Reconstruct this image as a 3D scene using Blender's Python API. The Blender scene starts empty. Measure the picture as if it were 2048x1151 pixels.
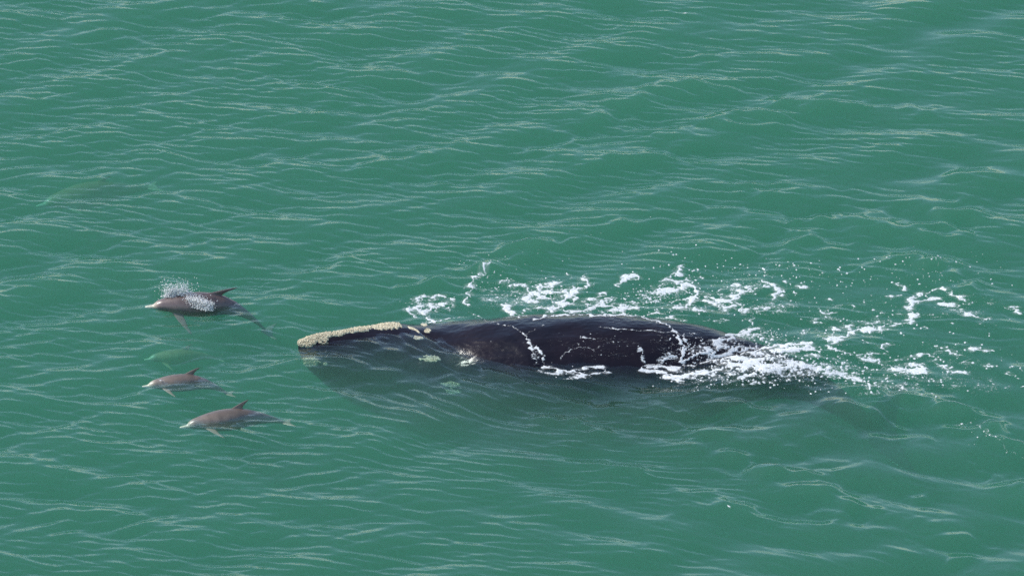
import bpy, bmesh, math, random
import numpy as np
from mathutils import Vector, Matrix
from mathutils.bvhtree import BVHTree

sc = bpy.context.scene
COL = sc.collection
rng = np.random.default_rng(11)
random.seed(5)

# ------------------------------------------------------------------ camera
DEP = math.radians(29.0)
DIST = 150.0
FPX = 12300.0                      # focal length in pixels of the 2048 px wide photograph
cam_d = bpy.data.cameras.new('camera')
cam_d.sensor_width = 36.0
cam_d.lens = FPX / 2048.0 * 36.0
cam_d.clip_start = 1.0
cam_d.clip_end = 20000.0
cam = bpy.data.objects.new('camera', cam_d)
COL.objects.link(cam)
CAM = np.array([0.0, -DIST * math.cos(DEP), DIST * math.sin(DEP)])
cam.location = CAM
cam.rotation_euler = (math.radians(90) - DEP, 0, 0)
sc.camera = cam
FWD = np.array([0.0, math.cos(DEP), -math.sin(DEP)])
UPV = np.array([0.0, math.sin(DEP), math.cos(DEP)])
RGT = np.array([1.0, 0.0, 0.0])

# ------------------------------------------------------------------ light
SUN_EL, SUN_AZ = math.radians(42.0), math.radians(-80.0)      # azimuth from +Y towards +X
world = bpy.data.worlds.new('World')
sc.world = world
world.use_nodes = True
wn = world.node_tree
sky = wn.nodes.new('ShaderNodeTexSky')
sky.sky_type = 'NISHITA'
sky.sun_disc = False
sky.sun_elevation = SUN_EL
sky.sun_rotation = SUN_AZ
sky.air_density = 0.9
sky.dust_density = 0.25
wn.links.new(sky.outputs[0], wn.nodes['Background'].inputs[0])
wn.nodes['Background'].inputs[1].default_value = 0.15
sun_d = bpy.data.lights.new('sun', 'SUN')
sun_d.energy = 3.2
sun_d.angle = math.radians(0.5)
sun_d.color = (1.0, 0.95, 0.88)
sun = bpy.data.objects.new('sun', sun_d)
COL.objects.link(sun)
SUNV = Vector((math.sin(SUN_AZ) * math.cos(SUN_EL), math.cos(SUN_AZ) * math.cos(SUN_EL), math.sin(SUN_EL)))
sun.rotation_euler = SUNV.to_track_quat('Z', 'Y').to_euler()
sc.view_settings.view_transform = 'Standard'
sc.view_settings.look = 'None'
sc.view_settings.exposure = 0.7
sc.view_settings.gamma = 1.0
sc.view_settings.use_curve_mapping = False
cy = sc.cycles
cy.use_denoising = False
cy.volume_bounces = 4
cy.transparent_max_bounces = 24


# ------------------------------------------------------------------ picture plane <-> sea level
def at(px, py, z=0.0):
    px = np.asarray(px, float)
    py = np.asarray(py, float)
    d = FWD[None] + ((px.reshape(-1, 1) - 1024.0) / FPX) * RGT[None] + ((575.5 - py.reshape(-1, 1)) / FPX) * UPV[None]
    t = (z - CAM[2]) / d[:, 2]
    p = CAM[None] + d * t[:, None]
    return p[0] if px.ndim == 0 else p


def ray(px, py):
    d = FWD + ((px - 1024.0) / FPX) * RGT + ((575.5 - py) / FPX) * UPV
    return Vector(CAM), Vector(d).normalized()


def smooth(a, b, x):
    t = np.clip((x - a) / (b - a), 0, 1)
    return t * t * (3 - 2 * t)


# ------------------------------------------------------------------ node helpers
def new_mat(name):
    m = bpy.data.materials.new(name)
    m.use_nodes = True
    nt = m.node_tree
    nt.nodes.clear()
    out = nt.nodes.new('ShaderNodeOutputMaterial')
    return m, nt, out


def N(nt, kind, **kw):
    n = nt.nodes.new(kind)
    for k, v in kw.items():
        if k.startswith('i_'):
            key = k[2:]
            key = int(key) if key.isdigit() else key.replace('_', ' ')
            n.inputs[key].default_value = v
        else:
            setattr(n, k, v)
    return n


def ramp(nt, stops):
    r = nt.nodes.new('ShaderNodeValToRGB')
    el = r.color_ramp.elements
    while len(el) > 1:
        el.remove(el[-1])
    el[0].position, el[0].color = stops[0][0], stops[0][1]
    for p, c in stops[1:]:
        e = el.new(p)
        e.color = c
    return r


def mesh_obj(name, verts, faces, mat, parent=None, smooth_shade=True):
    me = bpy.data.meshes.new(name)
    verts = np.asarray(verts, np.float32)
    faces = np.asarray(faces, np.int32)
    k = faces.shape[1]
    me.vertices.add(len(verts))
    me.vertices.foreach_set('co', verts.ravel())
    me.loops.add(faces.size)
    me.loops.foreach_set('vertex_index', faces.ravel())
    me.polygons.add(len(faces))
    me.polygons.foreach_set('loop_start', np.arange(0, faces.size, k, dtype=np.int32))
    me.polygons.foreach_set('loop_total', np.full(len(faces), k, np.int32))
    me.update(calc_edges=True)
    me.validate()
    me.polygons.foreach_set('use_smooth', np.full(len(me.polygons), smooth_shade))
    if mat:
        me.materials.append(mat)
    o = bpy.data.objects.new(name, me)
    COL.objects.link(o)
    if parent is not None:
        o.parent = parent
    return o


def empty(name, loc=(0, 0, 0), rz=0.0, ry=0.0, rx=0.0):
    o = bpy.data.objects.new(name, None)
    o.location = loc
    o.rotation_euler = (rx, ry, rz)
    o.empty_display_size = 0.3
    COL.objects.link(o)
    return o


def tag(o, label=None, cat=None, group=None, kind=None):
    if label:
        o['label'] = label
    if cat:
        o['category'] = cat
    if group:
        o['group'] = group
    if kind:
        o['kind'] = kind
    return o


# ------------------------------------------------------------------ materials
def sea_material():
    m, nt, out = new_mat('sea_water')
    L = nt.links.new
    tc = N(nt, 'ShaderNodeTexCoord')
    mp = N(nt, 'ShaderNodeMapping')
    mp.inputs['Rotation'].default_value = (0, 0, math.radians(14))
    mp.inputs['Scale'].default_value = (2.6, 9.0, 1.0)
    L(tc.outputs['Object'], mp.inputs[0])
    n1 = N(nt, 'ShaderNodeTexNoise', i_Scale=1.0, i_Detail=3.0, i_Roughness=0.6, i_Distortion=0.6)
    L(mp.outputs[0], n1.inputs['Vector'])
    at_ = N(nt, 'ShaderNodeAttribute', attribute_name='chop')
    bp = N(nt, 'ShaderNodeBump', i_Distance=0.03)
    mul = N(nt, 'ShaderNodeMath', operation='MULTIPLY')
    mul.inputs[1].default_value = BUMP
    L(at_.outputs['Fac'], mul.inputs[0])
    L(mul.outputs[0], bp.inputs['Strength'])
    L(n1.outputs['Fac'], bp.inputs['Height'])
    fr = N(nt, 'ShaderNodeFresnel', i_IOR=1.34)
    L(bp.outputs[0], fr.inputs['Normal'])
    # the surface does not bend rays, so light leaving the water meets the same reflectance as light entering it
    geo = N(nt, 'ShaderNodeNewGeometry')
    ior = N(nt, 'ShaderNodeMapRange')
    ior.inputs['To Min'].default_value = 1.34
    ior.inputs['To Max'].default_value = 1 / 1.34
    L(geo.outputs['Backfacing'], ior.inputs[0])
    L(ior.outputs[0], fr.inputs['IOR'])
    tr = N(nt, 'ShaderNodeBsdfTransparent')
    gl = N(nt, 'ShaderNodeBsdfGlossy', i_Roughness=0.04)
    L(bp.outputs[0], gl.inputs['Normal'])
    mx = N(nt, 'ShaderNodeMixShader')
    L(fr.outputs[0], mx.inputs[0])
    L(tr.outputs[0], mx.inputs[1])
    L(gl.outputs[0], mx.inputs[2])
    L(mx.outputs[0], out.inputs['Surface'])
    vs = N(nt, 'ShaderNodeVolumeScatter')
    vs.inputs['Color'].default_value = VSC + (1,)
    vs.inputs['Density'].default_value = VSD
    vs.inputs['Anisotropy'].default_value = 0.0
    va = N(nt, 'ShaderNodeVolumeAbsorption')
    va.inputs['Color'].default_value = VAC + (1,)
    va.inputs['Density'].default_value = VAD
    ad = N(nt, 'ShaderNodeAddShader')
    L(vs.outputs[0], ad.inputs[0])
    L(va.outputs[0], ad.inputs[1])
    L(ad.outputs[0], out.inputs['Volume'])
    return m


BUMP = 0.22
VSC, VSD = (0.46, 0.81, 0.60), 0.150
VAC, VAD = (0.0, 0.64, 0.50), 0.46


def skin_whale():
    m, nt, out = new_mat('whale_skin')
    L = nt.links.new
    tc = N(nt, 'ShaderNodeTexCoord')
    n = N(nt, 'ShaderNodeTexNoise', i_Scale=1.3, i_Detail=6.0, i_Roughness=0.6)
    L(tc.outputs['Object'], n.inputs['Vector'])
    r = ramp(nt, [(0.3, (0.005, 0.004, 0.007, 1)), (0.7, (0.013, 0.008, 0.011, 1))])
    L(n.outputs['Fac'], r.inputs[0])
    n2 = N(nt, 'ShaderNodeTexNoise', i_Scale=16.0, i_Detail=7.0, i_Roughness=0.72)
    L(tc.outputs['Object'], n2.inputs['Vector'])
    bp = N(nt, 'ShaderNodeBump', i_Strength=0.4, i_Distance=0.010)
    L(n2.outputs['Fac'], bp.inputs['Height'])
    b = N(nt, 'ShaderNodeBsdfPrincipled', i_Roughness=0.20)
    b.inputs['Specular IOR Level'].default_value = 0.32
    L(r.outputs[0], b.inputs['Base Color'])
    L(bp.outputs[0], b.inputs['Normal'])
    L(b.outputs[0], out.inputs['Surface'])
    return m


def callosity_mat():
    m, nt, out = new_mat('callosity')
    L = nt.links.new
    tc = N(nt, 'ShaderNodeTexCoord')
    n = N(nt, 'ShaderNodeTexNoise', i_Scale=22.0, i_Detail=7.0, i_Roughness=0.8)
    L(tc.outputs['Object'], n.inputs['Vector'])
    r = ramp(nt, [(0.36, (0.14, 0.10, 0.06, 1)), (0.46, (0.42, 0.36, 0.24, 1)), (0.62, (0.64, 0.59, 0.42, 1))])
    L(n.outputs['Fac'], r.inputs[0])
    b = N(nt, 'ShaderNodeBsdfPrincipled', i_Roughness=0.75)
    L(r.outputs[0], b.inputs['Base Color'])
    L(b.outputs[0], out.inputs['Surface'])
    return m


def dolphin_mat(name, back, side, belly):
    m, nt, out = new_mat(name)
    L = nt.links.new
    tc = N(nt, 'ShaderNodeTexCoord')
    sp = N(nt, 'ShaderNodeSeparateXYZ')
    L(tc.outputs['Object'], sp.inputs[0])
    n = N(nt, 'ShaderNodeTexNoise', i_Scale=7.0, i_Detail=6.0, i_Roughness=0.7)
    L(tc.outputs['Object'], n.inputs['Vector'])
    a = N(nt, 'ShaderNodeMath', operation='MULTIPLY_ADD')
    a.inputs[1].default_value = 0.30
    L(n.outputs['Fac'], a.inputs[0])
    L(sp.outputs['Z'], a.inputs[2])
    mr = N(nt, 'ShaderNodeMapRange')
    mr.inputs['From Min'].default_value = -0.16
    mr.inputs['From Max'].default_value = 0.40
    L(a.outputs[0], mr.inputs[0])
    r = ramp(nt, [(0.0, belly + (1,)), (0.35, side + (1,)), (0.62, back + (1,)), (1.0, tuple(c * 0.55 for c in back) + (1,))])
    L(mr.outputs[0], r.inputs[0])
    # pale beak
    mb = N(nt, 'ShaderNodeMapRange')
    mb.inputs['From Min'].default_value = 0.10
    mb.inputs['From Max'].default_value = 0.34
    L(sp.outputs['X'], mb.inputs[0])
    rb = ramp(nt, [(0.0, (0.66, 0.58, 0.44, 1)), (1.0, (0.34, 0.25, 0.19, 1))])
    L(mb.outputs[0], rb.inputs[0])
    inv = N(nt, 'ShaderNodeMapRange')
    inv.inputs['From Min'].default_value = 0.20
    inv.inputs['From Max'].default_value = 0.36
    inv.inputs['To Min'].default_value = 1.0
    inv.inputs['To Max'].default_value = 0.0
    L(sp.outputs['X'], inv.inputs[0])
    mix = N(nt, 'ShaderNodeMixRGB')
    L(inv.outputs[0], mix.inputs[0])
    L(r.outputs[0], mix.inputs[1])
    L(rb.outputs[0], mix.inputs[2])
    b = N(nt, 'ShaderNodeBsdfPrincipled', i_Roughness=0.33)
    L(mix.outputs[0], b.inputs['Base Color'])
    L(b.outputs[0], out.inputs['Surface'])
    return m


def simple_mat(name, col, rough=0.7, sss=0.0):
    m, nt, out = new_mat(name)
    b = N(nt, 'ShaderNodeBsdfPrincipled', i_Roughness=rough)
    b.inputs['Base Color'].default_value = col + (1,)
    nt.links.new(b.outputs[0], out.inputs['Surface'])
    return m


M_SEA = sea_material()
M_WHALE = skin_whale()
M_CAL = callosity_mat()


def spray_material():
    m, nt, out = new_mat('spray')
    d = N(nt, 'ShaderNodeBsdfDiffuse')
    d.inputs[0].default_value = (.9, .9, .9, 1)
    t = N(nt, 'ShaderNodeBsdfTranslucent')
    t.inputs[0].default_value = (.9, .9, .88, 1)
    mx = N(nt, 'ShaderNodeMixShader', i_0=0.5)
    nt.links.new(d.outputs[0], mx.inputs[1])
    nt.links.new(t.outputs[0], mx.inputs[2])
    nt.links.new(mx.outputs[0], out.inputs['Surface'])
    return m


M_FOAM = spray_material()


def foam_material():
    m, nt, out = new_mat('foam')
    a_ = N(nt, 'ShaderNodeAttribute', attribute_name='cover')
    tc = N(nt, 'ShaderNodeTexCoord')
    n = N(nt, 'ShaderNodeTexNoise', i_Scale=28.0, i_Detail=3.0)
    nt.links.new(tc.outputs['Object'], n.inputs['Vector'])
    r = ramp(nt, [(0.3, (0.62, 0.66, 0.66, 1)), (0.6, (0.88, 0.88, 0.87, 1))])
    nt.links.new(n.outputs['Fac'], r.inputs[0])
    d = N(nt, 'ShaderNodeBsdfDiffuse')
    nt.links.new(r.outputs[0], d.inputs[0])
    t = N(nt, 'ShaderNodeBsdfTransparent')
    tl = N(nt, 'ShaderNodeBsdfTranslucent')
    nt.links.new(r.outputs[0], tl.inputs[0])
    m2 = N(nt, 'ShaderNodeMixShader', i_0=0.3)
    nt.links.new(d.outputs[0], m2.inputs[1])
    nt.links.new(tl.outputs[0], m2.inputs[2])
    mx = N(nt, 'ShaderNodeMixShader')
    vo = N(nt, 'ShaderNodeTexVoronoi', feature='DISTANCE_TO_EDGE', i_Scale=9.0)
    n3 = N(nt, 'ShaderNodeTexNoise', i_Scale=34.0, i_Detail=4.0, i_Roughness=0.7)
    wv_ = N(nt, 'ShaderNodeVectorMath', operation='MULTIPLY_ADD')
    wv_.inputs[1].default_value = (.06, .06, .06)
    nt.links.new(n.outputs['Color'], wv_.inputs[0])
    nt.links.new(tc.outputs['Object'], wv_.inputs[2])
    nt.links.new(wv_.outputs[0], vo.inputs['Vector'])
    nt.links.new(tc.outputs['Object'], n3.inputs['Vector'])
    v1 = N(nt, 'ShaderNodeMath', operation='MULTIPLY')
    v1.inputs[1].default_value = 1.7
    nt.links.new(vo.outputs['Distance'], v1.inputs[0])
    v2 = N(nt, 'ShaderNodeMath', operation='MULTIPLY_ADD')
    v2.inputs[1].default_value = 1.1
    nt.links.new(n3.outputs['Fac'], v2.inputs[0])
    nt.links.new(v1.outputs[0], v2.inputs[2])
    v3 = N(nt, 'ShaderNodeMath', operation='MULTIPLY_ADD')
    v3.inputs[1].default_value = -1.15
    v3.inputs[2].default_value = 0.40
    nt.links.new(v2.outputs[0], v3.inputs[0])
    v4 = N(nt, 'ShaderNodeMath', operation='MULTIPLY_ADD', use_clamp=True)
    v4.inputs[1].default_value = 2.2
    nt.links.new(a_.outputs['Fac'], v4.inputs[0])
    nt.links.new(v3.outputs[0], v4.inputs[2])
    v5 = N(nt, 'ShaderNodeMath', operation='MULTIPLY')
    v5.inputs[1].default_value = 0.55
    nt.links.new(a_.outputs['Fac'], v5.inputs[0])
    v6 = N(nt, 'ShaderNodeMath', operation='MAXIMUM')
    nt.links.new(v4.outputs[0], v6.inputs[0])
    nt.links.new(v5.outputs[0], v6.inputs[1])
    nt.links.new(v6.outputs[0], mx.inputs[0])
    nt.links.new(t.outputs[0], mx.inputs[1])
    nt.links.new(m2.outputs[0], mx.inputs[2])
    nt.links.new(mx.outputs[0], out.inputs['Surface'])
    return m


M_LACE = foam_material()
M_FILM = simple_mat('foam_thin', (0.50, 0.56, 0.54), 0.5)
M_SAND = simple_mat('seabed_sand', (0.22, 0.20, 0.14), 0.9)
M_EYE = simple_mat('eye', (0.01, 0.01, 0.012), 0.1)

# ------------------------------------------------------------------ sea: directional wave spectrum
NG, DG = 1024, 0.04
SIZE = NG * DG


def spectrum(lam_lo, lam_hi, crest_deg, spread_deg, rms, seed, power=0.0):
    """random field whose crests run along crest_deg (from +X, counter-clockwise)"""
    r = np.random.default_rng(seed)
    k = np.fft.fftfreq(NG, DG) * 2 * np.pi
    kx, ky = np.meshgrid(k, k, indexing='xy')
    kk = np.hypot(kx, ky) + 1e-9
    lam = 2 * np.pi / kk
    band = np.exp(-(np.log(lam / math.sqrt(lam_lo * lam_hi)) / (0.5 * math.log(lam_hi / lam_lo))) ** 2)
    ang = np.arctan2(ky, kx)
    dirn = math.radians(crest_deg + 90)
    d = np.abs(np.angle(np.exp(2j * (ang - dirn)))) / 2
    dr = np.exp(-(d / math.radians(spread_deg)) ** 2)
    amp = band * dr * kk ** (-power)
    f = amp * (r.normal(size=(NG, NG)) + 1j * r.normal(size=(NG, NG)))
    f[0, 0] = 0
    h = np.real(np.fft.ifft2(f))
    s = rms / h.std()
    h *= s
    q = f * s
    dx = np.real(np.fft.ifft2(-1j * kx / kk * q))
    dy = np.real(np.fft.ifft2(-1j * ky / kk * q))
    return np.stack([h, dx, dy])          # [3, y, x]


def samp(F, x, y):
    """bilinear periodic sample of field stack F at world x, y"""
    u = (x / DG) % NG
    v = (y / DG) % NG
    i0 = np.floor(u).astype(int)
    j0 = np.floor(v).astype(int)
    fu = u - i0
    fv = v - j0
    i0 %= NG
    j0 %= NG
    i1 = (i0 + 1) % NG
    j1 = (j0 + 1) % NG
    return (F[..., j0, i0] * (1 - fu) * (1 - fv) + F[..., j0, i1] * fu * (1 - fv)
            + F[..., j1, i0] * (1 - fu) * fv + F[..., j1, i1] * fu * fv)


F_SW1 = spectrum(2.0, 4.2, 30, 18, 0.034, 1)
F_SW2 = spectrum(1.1, 2.2, -16, 26, 0.020, 2)
F_RIP = spectrum(0.30, 0.80, -9, 23, 0.0120, 3)
F_RIP2 = spectrum(0.40, 0.9, 20, 22, 0.0070, 33)
F_FIN = spectrum(0.20, 0.36, -12, 24, 0.0060, 4)
F_MOD = spectrum(1.6, 5.0, 20, 60, 1.0, 5)[0:1]
F_NZ = spectrum(0.10, 0.30, 0, 90, 1.0, 6)[0:1]
F_NZ2 = spectrum(0.5, 1.4, 0, 90, 1.0, 7)[0:1]

# traced wave crests: (points in photo pixels, height, near width, far width)
RIDGES = [
    ([(700, 345), (760, 325), (840, 305), (930, 300), (1020, 310)], .035, .6, .16),
    ([(1020, 308), (1100, 300), (1150, 285), (1190, 270)], .04, .6, .14),
    ([(1100, 270), (1170, 250), (1240, 240), (1285, 238)], .04, .5, .2),
    ([(1170, 220), (1250, 205), (1320, 185), (1370, 180), (1470, 165)], .045, .6, .2),
    ([(590, 235), (660, 220), (735, 205)], .035, .5, .2),
    ([(1340, 265), (1430, 250), (1500, 230), (1570, 218), (1660, 210), (1740, 213)], .055, .8, .2),
    ([(1160, 340), (1260, 325), (1340, 305), (1400, 298)], .04, .7, .25),
    ([(1400, 420), (1450, 405), (1500, 385), (1560, 372), (1620, 375)], .04, .7, .22),
    ([(1190, 468), (1240, 455), (1300, 445), (1360, 440)], .04, .6, .22),
    ([(1340, 462), (1400, 457), (1450, 440)], .03, .5, .18),
    ([(1560, 490), (1592, 470), (1610, 450), (1650, 440), (1700, 438), (1760, 445)], .07, .6, .14),
    ([(1740, 480), (1820, 470), (1870, 455), (1905, 435), (1940, 430), (1980, 442)], .08, .9, .30),
    ([(1545, 520), (1565, 502), (1600, 488), (1640, 490), (1680, 505)], .055, .5, .12),
    ([(1380, 500), (1430, 505), (1520, 500)], .03, .4, .14),
    ([(1750, 535), (1800, 527), (1860, 524), (1910, 545), (1950, 580), (1990, 610)], .05, .7, .2),
    ([(860, 375), (900, 362), (960, 358), (1030, 350)], .03, .5, .18),
    ([(620, 545), (680, 525), (740, 515)], .03, .5, .18),
    ([(800, 590), (830, 575), (880, 563), (930, 550)], .04, .35, .12),
    ([(940, 560), (965, 530), (990, 518), (1040, 500), (1100, 490)], .05, .6, .16),
    ([(1020, 450), (1050, 462), (1075, 480), (1120, 490)], .03, .5, .12),
    ([(1790, 215), (1850, 222), (1900, 230)], .03, .4, .14),
    ([(1740, 305), (1790, 303), (1830, 300)], .03, .4, .14),
    ([(1880, 358), (1920, 353), (1965, 360)], .035, .4, .14),
    ([(1910, 402), (1950, 400), (1975, 405)], .03, .4, .14),
    ([(1840, 275), (1900, 270)], .03, .4, .14),
    # lower right wake
    ([(1375, 785), (1420, 798), (1470, 808), (1530, 820), (1560, 818)], .045, .6, .16),
    ([(1300, 820), (1370, 835), (1440, 858), (1490, 865)], .05, .6, .16),
    ([(1380, 878), (1440, 893), (1490, 915), (1540, 940), (1590, 955), (1640, 978), (1690, 1015), (1740, 1040), (1800, 1052)], .06, .7, .20),
    ([(1560, 865), (1600, 870), (1650, 882)], .035, .4, .14),
    ([(1500, 883), (1560, 895), (1620, 912)], .035, .4, .16),
    ([(1680, 810), (1715, 828), (1770, 852), (1830, 868)], .05, .5, .12),
    ([(1640, 760), (1700, 775), (1760, 797), (1850, 812), (1900, 815)], .05, .6, .18),
    ([(1885, 808), (1930, 835), (1990, 865), (2060, 915)], .07, .6, .18),
    ([(1985, 945), (2060, 975)], .045, .5, .14),
    ([(1780, 785), (1850, 790), (1900, 800), (1960, 795)], .035, .4, .14),
    ([(1665, 948), (1720, 952)], .03, .35, .12),
    ([(1810, 1000), (1860, 990)], .03, .35, .12),
    ([(1285, 1096), (1370, 1092)], .03, .4, .14),
    ([(1890, 1115), (1950, 1125)], .03, .4, .14),
    ([(1060, 835), (1150, 850), (1240, 875)], .035, .45, .14),
    ([(1180, 930), (1240, 940), (1310, 960)], .03, .45, .14),
    ([(1400, 1000), (1480, 1020), (1560, 1060)], .03, .45, .16),
    ([(1840, 1060), (1920, 1080), (1990, 1110)], .03, .45, .16),
    ([(1330, 975), (1400, 983), (1450, 990)], .03, .5, .14),
    ([(1290, 1025), (1350, 1030)], .02, .4, .14),
    ([(1070, 900), (1200, 905), (1300, 925)], .025, .5, .16),
    ([(272, 752), (300, 744), (340, 742), (380, 748)], .018, .25, .09),
    ([(350, 838), (380, 828), (430, 828)], .018, .25, .09),
    ([(345, 627), (400, 638), (455, 641)], .02, .25, .10),
    ([(420, 622), (470, 630), (520, 640)], .018, .2, .08),
    ([(290, 590), (310, 578), (340, 572)], .02, .2, .10),
    ([(270, 790), (300, 800), (350, 812), (400, 818)], .016, .25, .09),
    ([(360, 885), (430, 898), (500, 900)], .016, .25, .09),
    # water sliding over the submerged head and flank
    ([(800, 668), (850, 690), (910, 718), (970, 742), (1040, 762)], .022, .25, .09),
    ([(740, 680), (800, 700), (870, 730), (940, 765), (1020, 790)], .020, .25, .09),
    ([(680, 678), (730, 690), (790, 712), (850, 735)], .018, .22, .08),
    ([(870, 700), (920, 722), (980, 750), (1060, 775), (1150, 785)], .020, .22, .08),
    ([(700, 735), (770, 745), (830, 765)], .018, .25, .10),
    ([(950, 790), (1060, 800), (1180, 812), (1260, 815)], .030, .35, .13),
    ([(1000, 820), (1100, 835), (1200, 850)], .028, .35, .13),
    ([(600, 775), (680, 790), (760, 812)], .020, .35, .12),
    ([(560, 665), (600, 650), (650, 648)], .02, .3, .1),
]


def ridge_field(x, y):
    """height of all traced crests at world points (flat arrays)"""
    h = np.zeros_like(x)
    wx = x + 0.05 * samp(F_NZ2, x, y)[0]
    wy = y + 0.05 * samp(F_NZ2, x + 7.3, y + 3.1)[0] + 0.02 * samp(F_NZ, x * .5, y * .5)[0]
    mod = 0.8 + 0.45 * np.clip(samp(F_NZ2, x * .7 + 5, y * .7)[0], -1.5, 1.5)
    for pts, amp, wn_, wf in RIDGES:
        amp, wf = amp * 2.0, wf * 1.9
        p = at([q[0] for q in pts], [q[1] for q in pts])[:, :2]
        steep = abs(p[-1, 1] - p[0, 1]) / (np.hypot(*(p[-1] - p[0])) + 1e-6)
        amp *= 1 + .9 * steep
        wf *= 1 - .15 * steep
        m = wn_ * 2.6
        sel = np.where((wx > p[:, 0].min() - m) & (wx < p[:, 0].max() + m) & (wy > p[:, 1].min() - m) & (wy < p[:, 1].max() + m))[0]
        if len(sel) == 0:
            continue
        sx, sy = wx[sel], wy[sel]
        # dense polyline with end taper, yline as function of x when monotone
        seg = np.hypot(*np.diff(p, axis=0).T)
        cum = np.concatenate([[0], np.cumsum(seg)])
        tt = np.linspace(0, cum[-1], max(8, int(cum[-1] / 0.12)))
        qx, qy = np.interp(tt, cum, p[:, 0]), np.interp(tt, cum, p[:, 1])
        if len(qx) > 7:
            kern = np.ones(5) / 5
            qx[2:-2] = np.convolve(qx, kern, 'valid')
            qy[2:-2] = np.convolve(qy, kern, 'valid')
        best = np.full(len(sel), 1e9)
        sd = np.zeros(len(sel))
        tp = np.zeros(len(sel))
        for i in range(len(qx) - 1):
            ax, ay = qx[i], qy[i]
            ex, ey = qx[i + 1] - ax, qy[i + 1] - ay
            l2 = ex * ex + ey * ey + 1e-12
            t = np.clip(((sx - ax) * ex + (sy - ay) * ey) / l2, 0, 1)
            dx_, dy_ = sx - ax - t * ex, sy - ay - t * ey
            d2 = dx_ * dx_ + dy_ * dy_
            b = d2 < best
            best[b] = d2[b]
            sgn = np.sign(ex * dy_ - ey * dx_) * (1 if ex >= 0 else -1)
            sd[b] = (np.sqrt(d2) * sgn)[b]
            tp[b] = ((i + t) / (len(qx) - 1))[b]
        taper = np.sin(np.pi * np.clip(tp * .94 + .03, 0, 1)) ** 0.6
        f = np.where(sd < 0, np.exp(-(sd / wn_) ** 2), np.exp(-(sd / wf) ** 2))
        # smooth the join at the crest a little, add a shallow trough behind
        f = f - 0.25 * np.exp(-((sd - wf * 2.4) / (wf * 1.2)) ** 2)
        h[sel] += amp * f * taper * mod[sel]
    return h


def px_of(x, y):
    """approximate photo pixel of sea level points"""
    vx, vy, vz = x - CAM[0], y - CAM[1], 0 - CAM[2]
    dpt = vy * FWD[1] + vz * FWD[2]
    return 1024 + FPX * vx / dpt, 575.5 - FPX * (vy * UPV[1] + vz * UPV[2]) / dpt


def sea_height(x, y):
    """(height, chop) of the sea at flat arrays of points"""
    PX, PY = px_of(x, y)
    core = smooth(24, 15, np.abs(x)) * smooth(28, 18, np.abs(y - 0.8))
    far = 1 / (1 + (np.hypot(x, y) / 260.0) ** 2)
    # flow lines bend down to the right where the water slides off the whale
    below = smooth(640, 700, PY) * smooth(1010, 820, PY)
    yy = y + smooth(660, 1150, PX) * smooth(1700, 1300, PX) * 2.3 * below
    yy = yy + 0.30 * smooth(1150, 1900, PX) * smooth(700, 900, PY) * (x - 3)
    mod = np.clip(0.95 + 0.62 * samp(F_MOD, x, y)[0], 0.15, 1.9)
    calm = 1 - 0.58 * smooth(1250, 1900, PX) * smooth(1250, 1000, PY)
    calm *= 1 - 0.30 * smooth(700, 1000, PX) * smooth(520, 700, PY)
    calm *= 1 - 0.50 * smooth(760, 900, PY) * smooth(900, 1500, PX)
    slick = np.exp(-(((PX - 1220) / 420) ** 2 + ((PY - 560) / 110) ** 2))
    calm *= 1 - 0.4 * slick
    A = samp(F_SW1, x, y)
    idx = np.where(core > 0.01)[0]
    h = A[0] * (.85 + .15 * core) * far
    xs, ys, yys, ca, mo, co = x[idx], y[idx], yy[idx], calm[idx], mod[idx], core[idx]

    def lean(F, xa, ya, al, be, k):
        """sharpened crests leaning away from the camera, still a single valued height"""
        xq, yq = xa, ya
        for _ in range(3):
            c = samp(F, xq, yq) * k
            yq = ya - al * c[0] - be * c[2]
            xq = xa - be * c[1]
        return samp(F[0:1], xq, yq)[0] * k
    hh = lean(F_SW2, xs + 3.7, ys + 1.1, 1.2, .8, 1.0 + .15 * smooth(1150, 1600, PX[idx]) * smooth(760, 860, PY[idx]))
    hh += lean(F_RIP, xs, yys, 1.9, .9, mo * ca)
    hh += lean(F_RIP2, xs, ys, 1.6, .9, (2.0 - mo) * ca * (.35 + .65 * smooth(1100, 500, PX[idx])))
    wind = np.clip(.8 + .7 * samp(F_MOD, xs * .5 + 9, ys * .5)[0], .15, 2.0)
    hh += samp(F_FIN, xs, yys)[0] * wind * ca
    hh *= co
    hh += ridge_field(xs, ys)
    P1, P2 = PX[idx], PY[idx]
    churn = np.exp(-(((P1 - 1560) / 190) ** 2 + ((P2 - 735 - 0.1 * (P1 - 1500)) / 45) ** 2))
    hh += churn * (0.05 + 0.026 * samp(F_NZ2, xs * .8, ys * 1.5)[0] + 0.006 * samp(F_NZ, xs * .6, ys)[0])
    hh += 0.05 * np.exp(-(((P1 - 950) / 130) ** 2 + ((P2 - 715 - 0.2 * (P1 - 950)) / 24) ** 2))
    h[idx] += hh
    return h, calm * core


def axis_grid(lo, hi, step, reach):
    c = np.arange(lo, hi + step / 2, step)
    outs, s, v = [], step, hi
    while v < reach:
        s *= 1.13
        v += s
        outs.append(v)
    ins, s, v = [], step, lo
    while v > -reach:
        s *= 1.13
        v -= s
        ins.append(v)
    return np.concatenate([ins[::-1], c, outs])


SX, SY, X0, Y0 = 0.045, 0.032, -14.2, -15.2
GX = axis_grid(X0, 14.2, SX, 4000)
GY = axis_grid(Y0, 17.6, SY, 4000)
XX, YY = np.meshgrid(GX, GY, indexing='xy')
fx, fy = XX.ravel(), YY.ravel()
h, chop = sea_height(fx, fy)
HG = h.reshape(XX.shape)
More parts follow.
